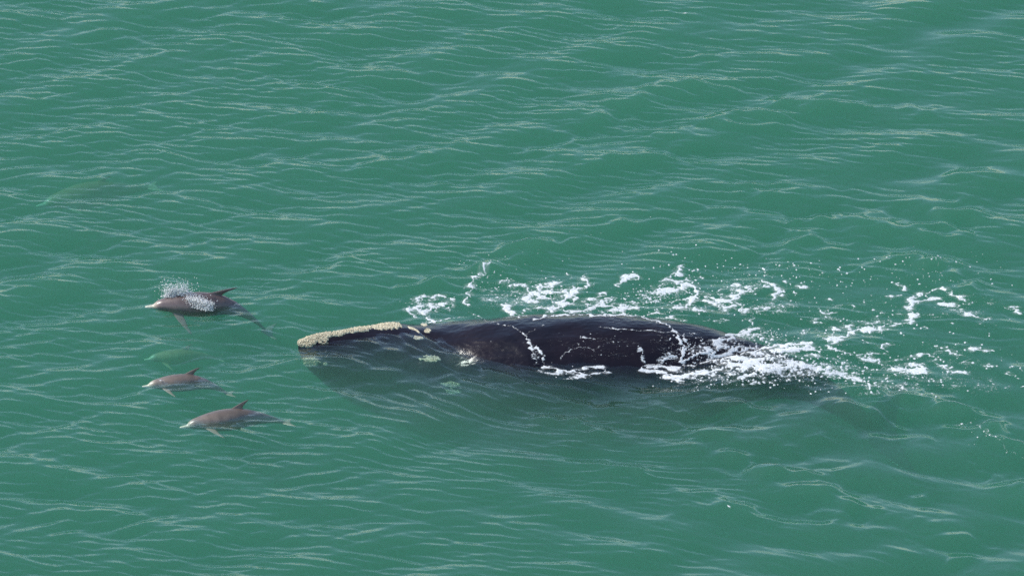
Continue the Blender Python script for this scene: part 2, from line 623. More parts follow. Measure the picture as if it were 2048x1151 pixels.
# no facet steeper than real ripples get
stp = np.diff(GY)[:, None]
for _ in range(14):
    sl_ = np.diff(HG, axis=0) / stp
    bad = np.zeros(HG.shape, bool)
    b_ = (sl_ < -0.235) | (sl_ > 0.30)
    bad[:-1] |= b_
    bad[1:] |= b_
    bl = HG.copy()
    bl[1:-1] = (HG[:-2] + 2 * HG[1:-1] + HG[2:]) / 4
    HG = np.where(bad, bl, HG)
h = HG.ravel()
IX0, IY0 = int(np.argmin(np.abs(GX - X0))), int(np.argmin(np.abs(GY - Y0)))


def level(x, y):
    """sea height read back from the finished surface"""
    u = np.clip((x - GX[IX0]) / SX, 0, 28.3 / SX)
    v = np.clip((y - GY[IY0]) / SY, 0, 32.7 / SY)
    i0, j0 = np.floor(u).astype(int), np.floor(v).astype(int)
    fu, fv = u - i0, v - j0
    i0, j0 = i0 + IX0, j0 + IY0
    return (HG[j0, i0] * (1 - fu) * (1 - fv) + HG[j0, i0 + 1] * fu * (1 - fv)
            + HG[j0 + 1, i0] * (1 - fu) * fv + HG[j0 + 1, i0 + 1] * fu * fv)


nx, ny = len(GX), len(GY)
DEPTH = 14.0
top = np.stack([fx, fy, h], 1)
ii, jj = np.meshgrid(np.arange(nx - 1), np.arange(ny - 1), indexing='xy')
a = (jj * nx + ii).ravel()
quads = np.stack([a, a + 1, a + nx + 1, a + nx], 1)
# sides and bottom of the water body
base = len(top)
ring = np.concatenate([np.arange(nx - 1), np.arange(ny - 1) * nx + nx - 1,
                       (ny - 1) * nx + np.arange(nx - 1, 0, -1), np.arange(ny - 1, 0, -1) * nx])
low = top[ring].copy()
low[:, 2] = -DEPTH
rn = len(ring)
sq = np.stack([ring, base + np.arange(rn), base + (np.arange(rn) + 1) % rn, np.roll(ring, -1)], 1)
ctr = base + rn
allv = np.concatenate([top, low, [[0, 0, -DEPTH]]])
bq = np.stack([base + np.arange(0, rn, 1), np.full(rn, ctr), base + (np.arange(rn) + 1) % rn], 1)
bq4 = np.concatenate([bq, bq[:, :1]], 1)
sea = None


def build_sea():
    me = bpy.data.meshes.new('sea_water')
    nq = len(quads) + len(sq)
    loops = np.concatenate([quads.ravel(), sq.ravel(), bq.ravel()]).astype(np.int32)
    tot = np.concatenate([np.full(nq, 4), np.full(len(bq), 3)]).astype(np.int32)
    start = np.concatenate([[0], np.cumsum(tot)[:-1]]).astype(np.int32)
    me.vertices.add(len(allv))
    me.vertices.foreach_set('co', allv.astype(np.float32).ravel())
    me.loops.add(len(loops))
    me.loops.foreach_set('vertex_index', loops)
    me.polygons.add(len(tot))
    me.polygons.foreach_set('loop_start', start)
    me.polygons.foreach_set('loop_total', tot)
    me.update(calc_edges=True)
    me.polygons.foreach_set('use_smooth', np.concatenate([np.full(len(quads), True), np.full(len(sq) + len(bq), False)]))
    atr = me.attributes.new('chop', 'FLOAT', 'POINT')
    atr.data.foreach_set('value', np.concatenate([chop, np.zeros(rn + 1)]).astype(np.float32))
    me.materials.append(M_SEA)
    o = bpy.data.objects.new('sea_water', me)
    COL.objects.link(o)
    return tag(o, 'green rippled sea water filling the whole view', kind='structure')


sea = build_sea()
sb = mesh_obj('seabed', [(-4000, -4000, -12), (4000, -4000, -12), (4000, 4000, -12), (-4000, 4000, -12)], [(0, 1, 2, 3)], M_SAND)
tag(sb, 'sandy seabed hidden under the green water', kind='structure')


# ------------------------------------------------------------------ body builders
def loft(stations, nseg=64, nring=200, shape=None):
    """stations: rows (x, y, ztop, half width, height, upper power); returns verts, faces, ring xs"""
    S = np.array(stations, float)
    t = np.concatenate([[0], np.cumsum(np.hypot(np.diff(S[:, 0]), np.diff(S[:, 2])))])
    tt = np.linspace(0, t[-1], nring)
    # catmull-like smoothing: interpolate then low-pass
    cols = [np.interp(tt, t, S[:, k]) for k in range(S.shape[1])]
    k = max(3, nring // 28) | 1
    ker = np.hanning(k + 2)[1:-1]
    ker /= ker.sum()
    out = []
    for c in cols:
        e = np.concatenate([2 * c[0] - c[k // 2:0:-1], c, 2 * c[-1] - c[-2:-k // 2 - 1:-1]])
        out.append(np.convolve(e, ker, 'valid')[:nring])
    x, y, zt, w, hh, pw = out
    th = np.linspace(0, 2 * np.pi, nseg, endpoint=False)
    V = []
    for i in range(nring):
        s, c = np.sin(th), np.cos(th)
        p = np.where(c > 0, pw[i], 1.0)
        yy = w[i] * np.sign(s) * np.abs(s) ** p
        zz = zt[i] - hh[i] / 2 + hh[i] / 2 * c
        V.append(np.stack([np.full(nseg, x[i]), y[i] + yy, zz], 1))
    V = np.array(V)
    verts = V.reshape(-1, 3)
    F = []
    for i in range(nring - 1):
        j = np.arange(nseg)
        F.append(np.stack([i * nseg + j, i * nseg + (j + 1) % nseg, (i + 1) * nseg + (j + 1) % nseg, (i + 1) * nseg + j], 1))
    faces = [tuple(f) for f in np.concatenate(F)]
    n = len(verts)
    verts = np.concatenate([verts, [V[0].mean(0)], [V[-1].mean(0)]])
    for j in range(nseg):
        faces.append((n, (j + 1) % nseg, j))
        faces.append((n + 1, (nring - 1) * nseg + j, (nring - 1) * nseg + (j + 1) % nseg))
    return verts, faces, V


def blade(root, tip, chord0, chord1, thick, chord_dir, sweep=0.0, bend=(0, 0, 0), n=14, m=16, shape=None):
    """a tapered fin: ellipse sections from root to tip, swept along chord_dir"""
    root, tip, cd = Vector(root), Vector(tip), Vector(chord_dir).normalized()
    ax = (tip - root).normalized()
    nrm = ax.cross(cd).normalized()
    verts, faces = [], []
    for i in range(n):
        t = i / (n - 1)
        c = (chord0 + (chord1 - chord0) * t) * (1.0 if shape is None else shape(t))
        if i == n - 1:
            c *= 0.35
        ctr = root + (tip - root) * t + cd * (sweep * t * t) + Vector(bend) * (t * t)
        th = thick * (1 - 0.72 * t)
        for j in range(m):
            a_ = 2 * math.pi * j / m
            ca, sa = math.cos(a_), math.sin(a_)
            verts.append(ctr + cd * (c / 2 * ca) + nrm * (th / 2 * sa * (0.75 + 0.25 * -ca)))
    for i in range(n - 1):
        for j in range(m):
            faces.append((i * m + j, i * m + (j + 1) % m, (i + 1) * m + (j + 1) % m, (i + 1) * m + j))
    faces.append(tuple(range(m))[::-1])
    faces.append(tuple((n - 1) * m + j for j in range(m)))
    return verts, faces


def fuse(name, pieces, voxel, mat, parent, smooth_it=4):
    """one continuous skin over overlapping closed pieces"""
    bm = bmesh.new()
    for v, f in pieces:
        vs = [bm.verts.new(p) for p in v]
        for q in f:
            try:
                bm.faces.new([vs[i] for i in q])
            except ValueError:
                pass
    bmesh.ops.recalc_face_normals(bm, faces=bm.faces)
    me = bpy.data.meshes.new(name + '_raw')
    bm.to_mesh(me)
    bm.free()
    o = bpy.data.objects.new(name + '_raw', me)
    COL.objects.link(o)
    r = o.modifiers.new('remesh', 'REMESH')
    r.mode = 'VOXEL'
    r.voxel_size = voxel
    r.use_smooth_shade = True
    s = o.modifiers.new('smooth', 'SMOOTH')
    s.iterations = smooth_it
    s.factor = 0.5
    dg = bpy.context.evaluated_depsgraph_get()
    me2 = bpy.data.meshes.new_from_object(o.evaluated_get(dg))
    bpy.data.objects.remove(o)
    bpy.data.meshes.remove(me)
    me2.name = name
    me2.materials.clear()
    me2.materials.append(mat)
    ob = bpy.data.objects.new(name, me2)
    COL.objects.link(ob)
    ob.parent = parent
    return ob


# ------------------------------------------------------------------ right whale
def wx_(px, row, z=0.0):
    p = at(px, row)
    return p[0], p[1]


W_ST = [  # photo x, row of the centre line at sea level, top height, half width, height, top sharpness
    (596, 678, -0.06, 0.10, 0.25, 1.20),
    (604, 677, -0.04, 0.24, 0.60, 1.20),
    (625, 675, 0.05, 0.38, 1.00, 1.20),
    (660, 673, 0.08, 0.60, 1.45, 1.30),
    (700, 669, 0.09, 0.82, 1.85, 1.30),
    (740, 664, 0.08, 1.00, 2.15, 1.30),
    (790, 660, 0.09, 1.20, 2.45, 1.25),
    (830, 664, 0.05, 1.35, 2.67, 1.18),
    (860, 666, 0.08, 1.45, 2.80, 1.10),
    (905, 668, 0.15, 1.46, 3.07, 1.00),
    (960, 675, 0.30, 1.60, 3.31, 1.00),
    (1050, 683, 0.47, 1.72, 3.36, 1.00),
    (1150, 684, 0.55, 1.72, 3.36, 1.00),
    (1250, 685, 0.53, 1.64, 3.19, 1.00),
    (1330, 686, 0.44, 1.47, 2.85, 1.00),
    (1400, 687, 0.32, 1.20, 2.31, 1.00),
    (1460, 688, 0.17, 0.92, 1.75, 1.00),
    (1510, 690, -0.02, 0.74, 1.40, 1.00),
    (1560, 693, -0.18, 0.58, 1.15, 1.00),
    (1620, 700, -0.42, 0.42, 0.95, 1.00),
    (1690, 712, -0.95, 0.28, 0.78, 1.00),
    (1750, 722, -1.60, 0.16, 0.50, 1.00),
    (1790, 728, -2.00, 0.08, 0.20, 1.00)]
whale_org = at(1100, 684)
whale = empty('right_whale', (whale_org[0], whale_org[1], 0))
tag(whale, 'huge black right whale with pale callosities swimming left at the surface', 'whale')
st = []
for px, row, zt, w, hh, p in W_ST:
    q = wx_(px, row)
    st.append((q[0] - whale_org[0], q[1] - whale_org[1], zt, w, hh, p))
wv, wf_, WG = loft(st, 96, 300)
pieces = [(wv, wf_)]


def wp(px, row, z):
    q = at(px, row)
    return Vector((q[0] - whale_org[0], q[1] - whale_org[1], z))


for sgn in (-1, 1):
    r0 = wp(1000, 683, -1.5) + Vector((0, sgn * 1.1, 0))
    pieces.append(blade(r0, r0 + Vector((1.0, sgn * 1.5, -0.7)), 0.95, 0.45, 0.26, (1, 0.0, -0.1), 0.3,
                        shape=lambda t: 0.8 + 0.55 * math.sin(math.pi * min(1, t + .15))))
    f0 = wp(1755, 722, -1.85)
    pieces.append(blade(f0, f0 + Vector((0.55, sgn * 2.3, 0.0)), 1.1, 0.25, 0.16, (1, 0, 0), 0.35))
body = fuse('body', pieces, 0.036, M_WHALE, whale, 3)
# creases and slack blubber: low relief along the normals
nb = len(body.data.vertices)
co = np.zeros(nb * 3, np.float32)
no = np.zeros(nb * 3, np.float32)
body.data.vertices.foreach_get('co', co)
body.data.vertices.foreach_get('normal', no)
co, no = co.reshape(-1, 3), no.reshape(-1, 3)
rel = 0.007 * samp(F_NZ2, co[:, 0] * .7, co[:, 1] * 1.1 + co[:, 2])[0] + 0.0022 * samp(F_NZ, co[:, 0] * .9, co[:, 1] + co[:, 2] * 1.2)[0]
# fold behind the head where the neck meets the trunk
fold_x = at(1030, 684)[0] - whale_org[0] - 0.55 * (co[:, 1] + co[:, 2])
rel -= 0.010 * np.exp(-((co[:, 0] - fold_x) / .10) ** 2) * (co[:, 2] > -.7)
rel += 0.004 * np.exp(-((co[:, 0] - fold_x - .35) / .22) ** 2)
co += no * rel[:, None]
body.data.vertices.foreach_set('co', co.ravel())
body.data.update()


bpy.context.view_layer.update()
bmw = bmesh.new()
bmw.from_mesh(body.data)
bmw.transform(Matrix.Translation(whale.location))
whale_bvh = BVHTree.FromBMesh(bmw)
bmw.free()


def in_poly(X, Y, poly):
    c = np.zeros(X.shape, bool)
    j = len(poly) - 1
    for i in range(len(poly)):
        xi, yi = poly[i]
        xj, yj = poly[j]
        c ^= ((yi > Y) != (yj > Y)) & (X < (xj - xi) * (Y - yi) / (yj - yi + 1e-12) + xi)
        j = i
    return c


def crust(name, poly, lift, seed, label=None, cell=0.7, ragged=3.2):
    """rough crust grown on the whale's skin inside an outline traced from the photograph"""
    P = np.array(poly, float)
    xs = np.arange(P[:, 0].min() - 4, P[:, 0].max() + 4, cell)
    ys = np.arange(P[:, 1].min() - 4, P[:, 1].max() + 4, cell)
    X, Y = np.meshgrid(xs, ys, indexing='xy')
    n1 = samp(F_NZ, X / 55 + seed, Y / 40)[0]
    n2 = samp(F_NZ2, X / 40 + seed, Y / 28)[0]
    M = in_poly(X + ragged * n1 * .6 + ragged * n2 * .5, Y + ragged * .5 * n1 + ragged * .3 * n2, poly)
    M &= ~((n1 > 1.7) & (n2 > .7))
    D = M.astype(float)
    for _ in range(4):
        D = (D + np.roll(D, 1, 0) + np.roll(D, -1, 0) + np.roll(D, 1, 1) + np.roll(D, -1, 1)) / 5
    r_ = np.random.default_rng(seed)
    pos_, idx = [], -np.ones(X.shape, int)
    Mg = M | np.roll(M, 1, 0) | np.roll(M, 1, 1) | np.roll(np.roll(M, 1, 0), 1, 1)
    for j, i in zip(*np.nonzero(Mg)):
        o_, d_ = ray(X[j, i], Y[j, i])
        hit, nrm, _a, _b = whale_bvh.ray_cast(o_, d_)
        if hit is None:
            continue
        g = samp(F_NZ, np.array([hit.x * 1.7 + seed]), np.array([hit.y * 1.7 + hit.z]))[0][0]
        up = .5 * lift * max(0, D[j, i] - .3) * 1.4 * (1.0 + .10 * g) + .14 * lift * r_.normal() * D[j, i] - (.012 if D[j, i] < .45 else 0)
        idx[j, i] = len(pos_)
        pos_.append(hit + nrm * (up + .006) - whale.location)
    q = np.stack([idx[:-1, :-1], idx[1:, :-1], idx[1:, 1:], idx[:-1, 1:]], -1)[M[:-1, :-1]]
    q = q[(q >= 0).all(1)]
    V = np.array(pos_)
    e = np.linalg.norm(V[q[:, 0]] - V[q[:, 2]], axis=1)
    q = q[e < .2]
    used, inv_ = np.unique(q, return_inverse=True)
    o = mesh_obj(name, V[used], inv_.reshape(-1, 4), M_CAL, whale, False)
    if label:
        o['label'] = label


def zp(*pts):
    return [(560 + x / 4.096, 600 + y / 4.096) for x, y in pts]


def oval(cx, cy, rx, ry, k=12):
    return [(cx + rx * math.cos(2 * math.pi * i / k), cy + ry * math.sin(2 * math.pi * i / k)) for i in range(k)]


crust('bonnet', zp((95, 310), (150, 275), (200, 255), (300, 245), (420, 232), (430, 300), (402, 305), (400, 350), (330, 352), (225, 385), (160, 375), (105, 350)), .05, 3, 'broad pale crust over the snout tip')
crust('rostrum_callosity', zp((424, 225), (500, 222), (600, 205), (800, 185), (900, 175), (985, 190), (1005, 225), (900, 240), (750, 240), (680, 262), (560, 272), (500, 292), (426, 300)), .045, 5,
      'long pale rough crust along the top of the snout', ragged=1.8)
crust('blowhole_callosity', oval(855, 661, 8, 4.2), .035, 8, ragged=1.2)
crust('blowhole_callosity', oval(836, 675, 10, 3.4), .03, 9, ragged=1.2)
crust('blowhole_callosity', oval(848, 648, 7, 2.2), .03, 10, ragged=1)
crust('blowhole_ridge', zp((1040, 215), (1090, 225), (1130, 245), (1150, 265), (1140, 272), (1110, 250), (1060, 232)), .03, 11, ragged=.6)
crust('chin_callosity', oval(622, 723, 17, 10), .06, 12, ragged=3)
crust('chin_callosity', oval(651, 727, 5, 3), .04, 13, ragged=1)
crust('eyebrow_callosity', oval(903, 768, 19, 5), .05, 14, ragged=3)
crust('eyebrow_callosity', oval(907, 782, 17, 4), .05, 15, ragged=3)
crust('lip_callosity', oval(860, 717, 24, 5), .03, 16, ragged=4)


# ------------------------------------------------------------------ dolphins (nose at x = 0, tail at x = L)
def dolphin_mesh(name, L, arch, side, mat, parent, tail_up=0.0, flip_down=0.5, dorsal_lean=0.35, head_pitch=0.0, dorsal_h=1.0, dorsal_dx=.19, dorsal_c=.40, girth=1.0, voxel=0.014):
    s = L / 2.5
    prof = [  # t, zc, half width, half height
        (0.000, -.050, .018, .014), (0.012, -.050, .036, .028), (0.04, -.048, .042, .034), (0.068, -.040, .050, .042),
        (0.088, -.015, .082, .076), (0.125, -.002, .115, .108), (0.18, .006, .140, .132), (0.25, .0, .180, .172),
        (0.34, -.004, .208, .205), (0.43, -.004, .212, .214), (0.52, 0., .192, .205), (0.62, .006, .150, .170),
        (0.72, .012, .100, .128), (0.81, .012, .058, .088), (0.88, .008, .034, .060), (0.94, .0, .026, .036), (0.97, 0., .02, .022)]
    P = np.array(prof)

    def spine(t):
        z = arch * math.sin(math.pi * min(1, max(0, (t - .05) / .9))) * s + tail_up * max(0, t - .55) ** 2 * 4 * s
        z += head_pitch * max(0, .25 - t) * s
        return side * math.sin(math.pi * t) * s, z
    stn = []
    for t, zc, w, hh in prof:
        sy, sz = spine(t)
        g_ = 1 + .16 * math.sin(math.pi * min(1, t * 1.15)) * girth
        stn.append((t * L, sy, sz + (zc + hh * g_) * s, w * g_ * s, 2 * hh * g_ * s, 1.0))
    v, f, _ = loft(stn, 40, 130)
    pc = [(v, f)]

    def at_t(t, dy_, dz_):
        sy, sz = spine(t)
        return Vector((t * L, sy + dy_ * s, sz + dz_ * s))
    b0 = at_t(.50, 0, .17)
    hh = .27 * dorsal_h
    pc.append(blade(b0, b0 + Vector((dorsal_dx * s, side_lean(dorsal_lean) * s, hh * s)), dorsal_c * s, .07 * s, .062 * s, (1, 0, -.12), .15 * s,
                    shape=lambda t: 1 - .25 * math.sin(math.pi * t)))
    for q in (-1, 1):
        r0 = at_t(.25, q * .13, -.09)
        pc.append(blade(r0, r0 + Vector((.20 * s, q * .34 * s, -flip_down * .34 * s)), .27 * s, .08 * s, .05 * s, (1, q * .2, -.1), .10 * s))
        t0 = at_t(.955, 0, 0)
        pc.append(blade(t0 - Vector((.0, 0, 0)), t0 + Vector((.10 * s, q * .33 * s, 0.0)), .24 * s, .05 * s, .045 * s, (1, 0, 0), .10 * s))
    ob = fuse(name, pc, voxel * s, mat, parent, 2)
    for q in (-1, 1):
        e = at_t(.135, q * .099, -.028)
        bm = bmesh.new()
        bmesh.ops.create_uvsphere(bm, u_segments=10, v_segments=8, radius=.016 * s)
        me = bpy.data.meshes.new('eye')
        bm.to_mesh(me)
        bm.free()
        me.materials.append(M_EYE)
        eo = bpy.data.objects.new('eye', me)
        eo.location = e
        eo.parent = parent
        COL.objects.link(eo)
    return ob


def side_lean(v):
    return v * 0.1


def dolphin(nose_px, nose_row, nose_z, yaw, pitch, roll, label, L, mat, **kw):
    """nose_px/row: photo pixel of the beak tip at height nose_z; yaw swings the tail away (deg)"""
    p = at(nose_px, nose_row, nose_z)
    e = empty('dolphin', (p[0], p[1], p[2]), math.radians(yaw), math.radians(pitch), math.radians(roll))
    tag(e, label, 'dolphin', 'pod of dolphins riding ahead of the whale')
    dolphin_mesh('body', L, parent=e, mat=mat, **kw)
    return e


MD1 = dolphin_mat('dolphin_skin_brown', (0.17, 0.125, 0.115), (0.21, 0.155, 0.13), (0.20, 0.165, 0.14))
MD3 = dolphin_mat('dolphin_skin_pale', (0.42, 0.31, 0.17), (0.48, 0.37, 0.21), (0.30, 0.25, 0.18))
MD2 = dolphin_mat('dolphin_skin_grey', (0.22, 0.17, 0.135), (0.30, 0.23, 0.17), (0.24, 0.195, 0.15))
D1 = dolphin(290, 609, -0.03, 2, 2.0, 0, 'dolphin breaking the surface in white spray with its dark dorsal fin out', 3.1, MD1,
             arch=.03, side=0, tail_up=-.85, dorsal_lean=0, dorsal_h=.85, dorsal_dx=.40, dorsal_c=.46, flip_down=.9)
D2 = dolphin(284, 769, -0.15, 6, 2.5, -14, 'dolphin with pale beak and small white bubbles on its back below the spray dolphin', 2.15, MD2,
             arch=.05, side=0, tail_up=-.45, dorsal_lean=0)
D3 = dolphin(359, 850, -0.24, 12, 1.0, -14, 'nearest dolphin with its whole body and tail flukes visible under the surface', 2.65, MD2,
             arch=.05, side=-.05, tail_up=-.25, dorsal_lean=0)
D4 = dolphin(288, 716, -1.25, 7, 2, -5, 'faint dolphin deep in the green water just above another dolphin', 1.9, MD3,
             arch=.03, side=0, tail_up=-.1)
D5 = dolphin(72, 408, -1.5, 19, 1, -8, 'faint blurred dolphin deep in the water at the upper left', 3.2, MD3,
             arch=.03, side=0, tail_up=0, dorsal_h=.7, girth=1.6)

# ------------------------------------------------------------------ foam: strands traced from the photograph
SEG = {  # zoomed views used for tracing: x offset, y offset, scale
    'A': (780, 500, 4.096), 'B': (1180, 500, 4.096), 'C': (1550, 420, 4.11), 'D': (1550, 650, 4.11), 'P': (0, 0, 1.0)}
# view, object, width (photo px), strength, points
S_ = []


def S(view, ob, w, k, *pts):
    ox, oy, sc_ = SEG[view]
    S_.append((ob, w, k, [(ox + p[0] / sc_, oy + p[1] / sc_) for p in pts]))


# 0 curled line and ring beside the neck
S('A', 0, 4.5, 1, (830, 90), (800, 130), (750, 155), (715, 205), (680, 225), (660, 265), (685, 300), (650, 340), (640, 380), (615, 420), (640, 465))
S('A', 0, 3, .9, (160, 405), (230, 415), (270, 380), (330, 385))
S('A', 0, 4, .9, (340, 390), (400, 370), (450, 390), (540, 412))
S('A', 0, 4, .9, (150, 470), (165, 520), (210, 548))
S('A', 0, 6, 1, (200, 470), (240, 490), (280, 530), (330, 570), (370, 590))
S('A', 0, 7, 1, (270, 515), (320, 490), (350, 450), (330, 435))
S('A', 0, 9, 1, (215, 455), (255, 478))
S('A', 0, 6, .9, (400, 445), (490, 445))
S('A', 0, 2, .7, (390, 480), (530, 465))
# 1 lacy foam behind the back
S('A', 1, 3, .9, (960, 380), (1010, 345), (1060, 350))
S('A', 1, 4, .9, (970, 300), (1040, 290), (1100, 285), (1125, 325))
S('A', 1, 3, .8, (900, 270), (950, 240), (1010, 255))
S('A', 1, 7, 1, (1050, 430), (1120, 400), (1170, 360), (1210, 320), (1240, 290), (1330, 300))
S('A', 1, 4, .9, (1150, 390), (1230, 370), (1320, 350), (1390, 350))
S('A', 1, 3, .9, (1330, 270), (1370, 285), (1410, 260))
S('A', 1, 6, .9, (1080, 440), (1170, 420), (1230, 400), (1310, 390))
S('A', 1, 9, 1, (1380, 440), (1440, 410), (1460, 370), (1430, 330))
S('A', 1, 5, 1, (1460, 380), (1510, 350), (1540, 320), (1600, 315), (1635, 280), (1610, 240), (1560, 225))
S('A', 1, 5, 1, (1540, 330), (1505, 300), (1490, 350), (1530, 400), (1480, 432), (1400, 445))
S('A', 1, 3, .9, (1585, 228), (1615, 190))
S('A', 1, 3, .9, (1450, 190), (1485, 222))
S('A', 1, 4, .8, (1100, 490), (1200, 478), (1300, 488), (1400, 470), (1440, 450))
S('A', 1, 4, .8, (1270, 505), (1400, 490), (1500, 510), (1600, 500), (1660, 470), (1720, 460), (1800, 470), (1900, 490), (2040, 478))
S('A', 1, 5, .9, (1860, 290), (1900, 260), (1940, 240), (2030, 240))
S('A', 1, 8, 1, (1960, 212), (2015, 200))
S('A', 1, 5, .9, (1680, 395), (1740, 370), (1785, 345))
S('A', 1, 3, .8, (1780, 430), (1860, 400))
S('A', 1, 14, 1, (925, 440), (955, 475), (985, 510))
S('A', 1, 7, 1, (980, 510), (1040, 535), (1110, 542))
S('B', 1, 6, .9, (0, 495), (60, 460), (120, 455), (200, 470), (300, 465), (400, 472))
S('B', 1, 5, .9, (0, 400), (60, 390), (130, 350))
S('B', 1, 3, .8, (80, 430), (200, 390))
S('B', 1, 10, 1, (290, 215), (330, 230), (380, 212), (400, 240))
S('B', 1, 5, .9, (220, 300), (260, 270), (300, 240))
S('B', 1, 8, 1, (715, 142), (740, 130), (775, 142))
S('B', 1, 5, 1, (738, 145), (730, 180), (722, 212), (760, 212))
S('B', 1, 4, .9, (635, 222), (680, 198), (722, 200))
S('B', 1, 5, .9, (550, 260), (640, 240), (720, 265), (800, 252), (865, 262))
S('B', 1, 7, 1, (740, 290), (800, 268), (850, 300), (882, 350), (868, 385), (820, 402))
S('B', 1, 9, 1, (535, 322), (620, 318), (700, 308), (780, 288))
S('B', 1, 7, .9, (560, 345), (640, 345), (725, 330))
S('B', 1, 4, .9, (770, 320), (820, 360), (850, 400))
S('B', 1, 5, .9, (690, 482), (740, 475), (790, 460), (825, 440), (850, 400))
S('B', 1, 4, .9, (840, 460), (870, 490), (935, 503), (980, 498))
S('B', 1, 6, .9, (940, 410), (980, 430), (1060, 450), (1120, 472), (1185, 460))
S('B', 1, 8, 1, (960, 390), (1030, 410), (1110, 420), (1165, 432))
S('B', 1, 8, 1, (1120, 430), (1160, 400), (1200, 380), (1245, 362))
S('B', 1, 3, .9, (1050, 365), (1060, 330), (1120, 310))
S('B', 1, 4, .9, (1155, 292), (1190, 278), (1222, 286))
S('B', 1, 8, 1, (1230, 342), (1270, 330), (1318, 330))
S('B', 1, 4, .9, (1310, 345), (1360, 320), (1420, 290), (1500, 278))
S('B', 1, 9, 1, (1490, 282), (1520, 310), (1550, 342), (1510, 370), (1495, 402))
S('B', 1, 3, .8, (1280, 290), (1345, 302))
S('B', 1, 3, .8, (1395, 248), (1465, 278))
S('B', 1, 5, .9, (1580, 258), (1615, 278))
S('B', 1, 4, .9, (1680, 288), (1730, 310), (1778, 312))
S('B', 1, 4, .8, (1660, 338), (1672, 368))
S('B', 1, 3.5, .9, (1190, 425), (1240, 460), (1280, 500), (1320, 540), (1327, 600), (1300, 632))
S('B', 1, 3, .8, (1050, 492), (1130, 480))
S('B', 1, 3.5, .8, (915, 582), (1000, 578), (1090, 582), (1165, 574))
S('B', 1, 4, .7, (480, 535), (540, 510), (610, 522))
S('B', 1, 4, .7, (550, 562), (640, 550), (725, 572), (800, 585))
# 2 thin water sheets and foam on the whale's skin
S('A', 2, 3.5, .8, (270, 602), (360, 590), (480, 562), (620, 552), (655, 538))
S('A', 2, 8, .44, (650, 515), (700, 532), (750, 560), (800, 590), (880, 608), (1010, 628))
S('A', 2, 1.6, .6, (1000, 630), (1060, 660), (1110, 695))
S('A', 2, 1.2, .5, (1110, 700), (1180, 650), (1300, 600))
S('A', 2, 6, .75, (1100, 685), (1130, 740), (1158, 800), (1168, 870))
S('A', 2, 4.5, .95, (1190, 780), (1230, 830), (1260, 870), (1250, 920), (1270, 955))
S('A', 2, 20, .42, (1150, 760), (1185, 830), (1205, 930))
S('A', 2, 4, .85, (1170, 575), (1300, 546), (1450, 534), (1600, 535), (1800, 540), (2040, 545))
S('A', 2, 2.5, .6, (1550, 715), (1600, 715), (1685, 738))
S('A', 2, 2, .6, (1400, 900), (1430, 850), (1480, 820), (1560, 800), (1605, 795))
S('A', 2, 2.5, .6, (1620, 800), (1660, 820), (1725, 788))
S('A', 2, 30, .16, (1560, 700), (1700, 780), (1900, 860))
S('B', 2, 5, .95, (0, 545), (150, 540), (300, 530), (400, 545), (470, 570), (560, 592), (640, 620))
S('B', 2, 2.5, .8, (640, 620), (700, 670), (745, 702), (790, 750), (800, 790), (780, 840), (750, 890))
S('B', 2, 1.6, .75, (60, 628), (200, 650), (400, 660), (520, 662), (655, 682))
S('B', 2, 7, .95, (680, 665), (710, 700), (738, 745), (762, 790), (766, 840), (742, 890), (762, 925))
S('B', 2, 60, .24, (560, 680), (600, 800), (640, 900))
S('B', 2, 9, .55, (415, 810), (425, 870), (450, 930))
S('B', 2, 18, .5, (560, 930), (640, 880), (720, 880))
S('B', 2, 7, .8, (760, 930), (800, 900), (850, 870), (900, 850), (965, 845))
S('B', 2, 12, 1, (955, 800), (985, 835), (1015, 852))
S('B', 2, 4, .85, (1000, 790), (1020, 750), (1060, 722), (1110, 705), (1200, 690), (1255, 660), (1300, 632))
S('B', 2, 30, .2, (80, 720), (300, 760), (420, 780))
# 3 white water along the near flank and the churned wash by the tail stock
S('A', 3, 9, 1, (1255, 958), (1330, 972), (1420, 990), (1500, 1002), (1580, 1012), (1625, 1030))
S('A', 3, 5, .9, (1480, 992), (1560, 980), (1650, 960), (1735, 972), (1800, 990))
S('A', 3, 9, .5, (1200, 990), (1300, 1005), (1450, 1040), (1600, 1040))
S('B', 3, 9, 1, (400, 975), (450, 950), (520, 958), (600, 962), (700, 972), (745, 945))
S('B', 3, 12, .85, (430, 985), (560, 1000), (660, 1030), (760, 1032), (850, 1012), (950, 1000), (1060, 982))
S('B', 3, 6, .7, (600, 1040), (700, 1060), (810, 1082))
S('B', 3, 6, .8, (0, 965), (60, 955), (130, 962))
S('B', 3, 7, .8, (0, 1025), (80, 1010), (170, 998))
S('B', 3, 20, .80, (1060, 885), (1120, 872), (1200, 892), (1300, 912), (1400, 940), (1480, 958), (1570, 962))
S('B', 3, 12, .8, (1150, 930), (1250, 950), (1350, 965))
S('B', 3, 6, .8, (1300, 830), (1400, 870), (1500, 850))
S('B', 3, 8, .75, (1020, 780), (1120, 810), (1200, 832), (1300, 818))
S('B', 3, 10, .7, (1050, 760), (1120, 730), (1200, 700), (1300, 670), (1380, 640))
S('B', 3, 7, .9, (1460, 805), (1560, 780), (1640, 802), (1750, 772), (1810, 760))
S('B', 3, 10, 1, (1560, 832), (1680, 812), (1780, 800), (1870, 842))
S('B', 3, 6, .8, (1580, 900), (1700, 922), (1830, 960), (1960, 982))
S('B', 3, 6, .7, (1100, 1012), (1230, 1032), (1350, 1012))
S('B', 3, 5, .7, (820, 950), (900, 930), (1000, 890), (1060, 860))
S('B', 3, 5, .7, (1400, 1010), (1500, 1000), (1600, 1030))
S('B', 3, 60, .22, (1000, 900), (1300, 1000), (1600, 1000), (1900, 1000))
S('B', 3, 40, .30, (1060, 770), (1250, 740), (1400, 680))
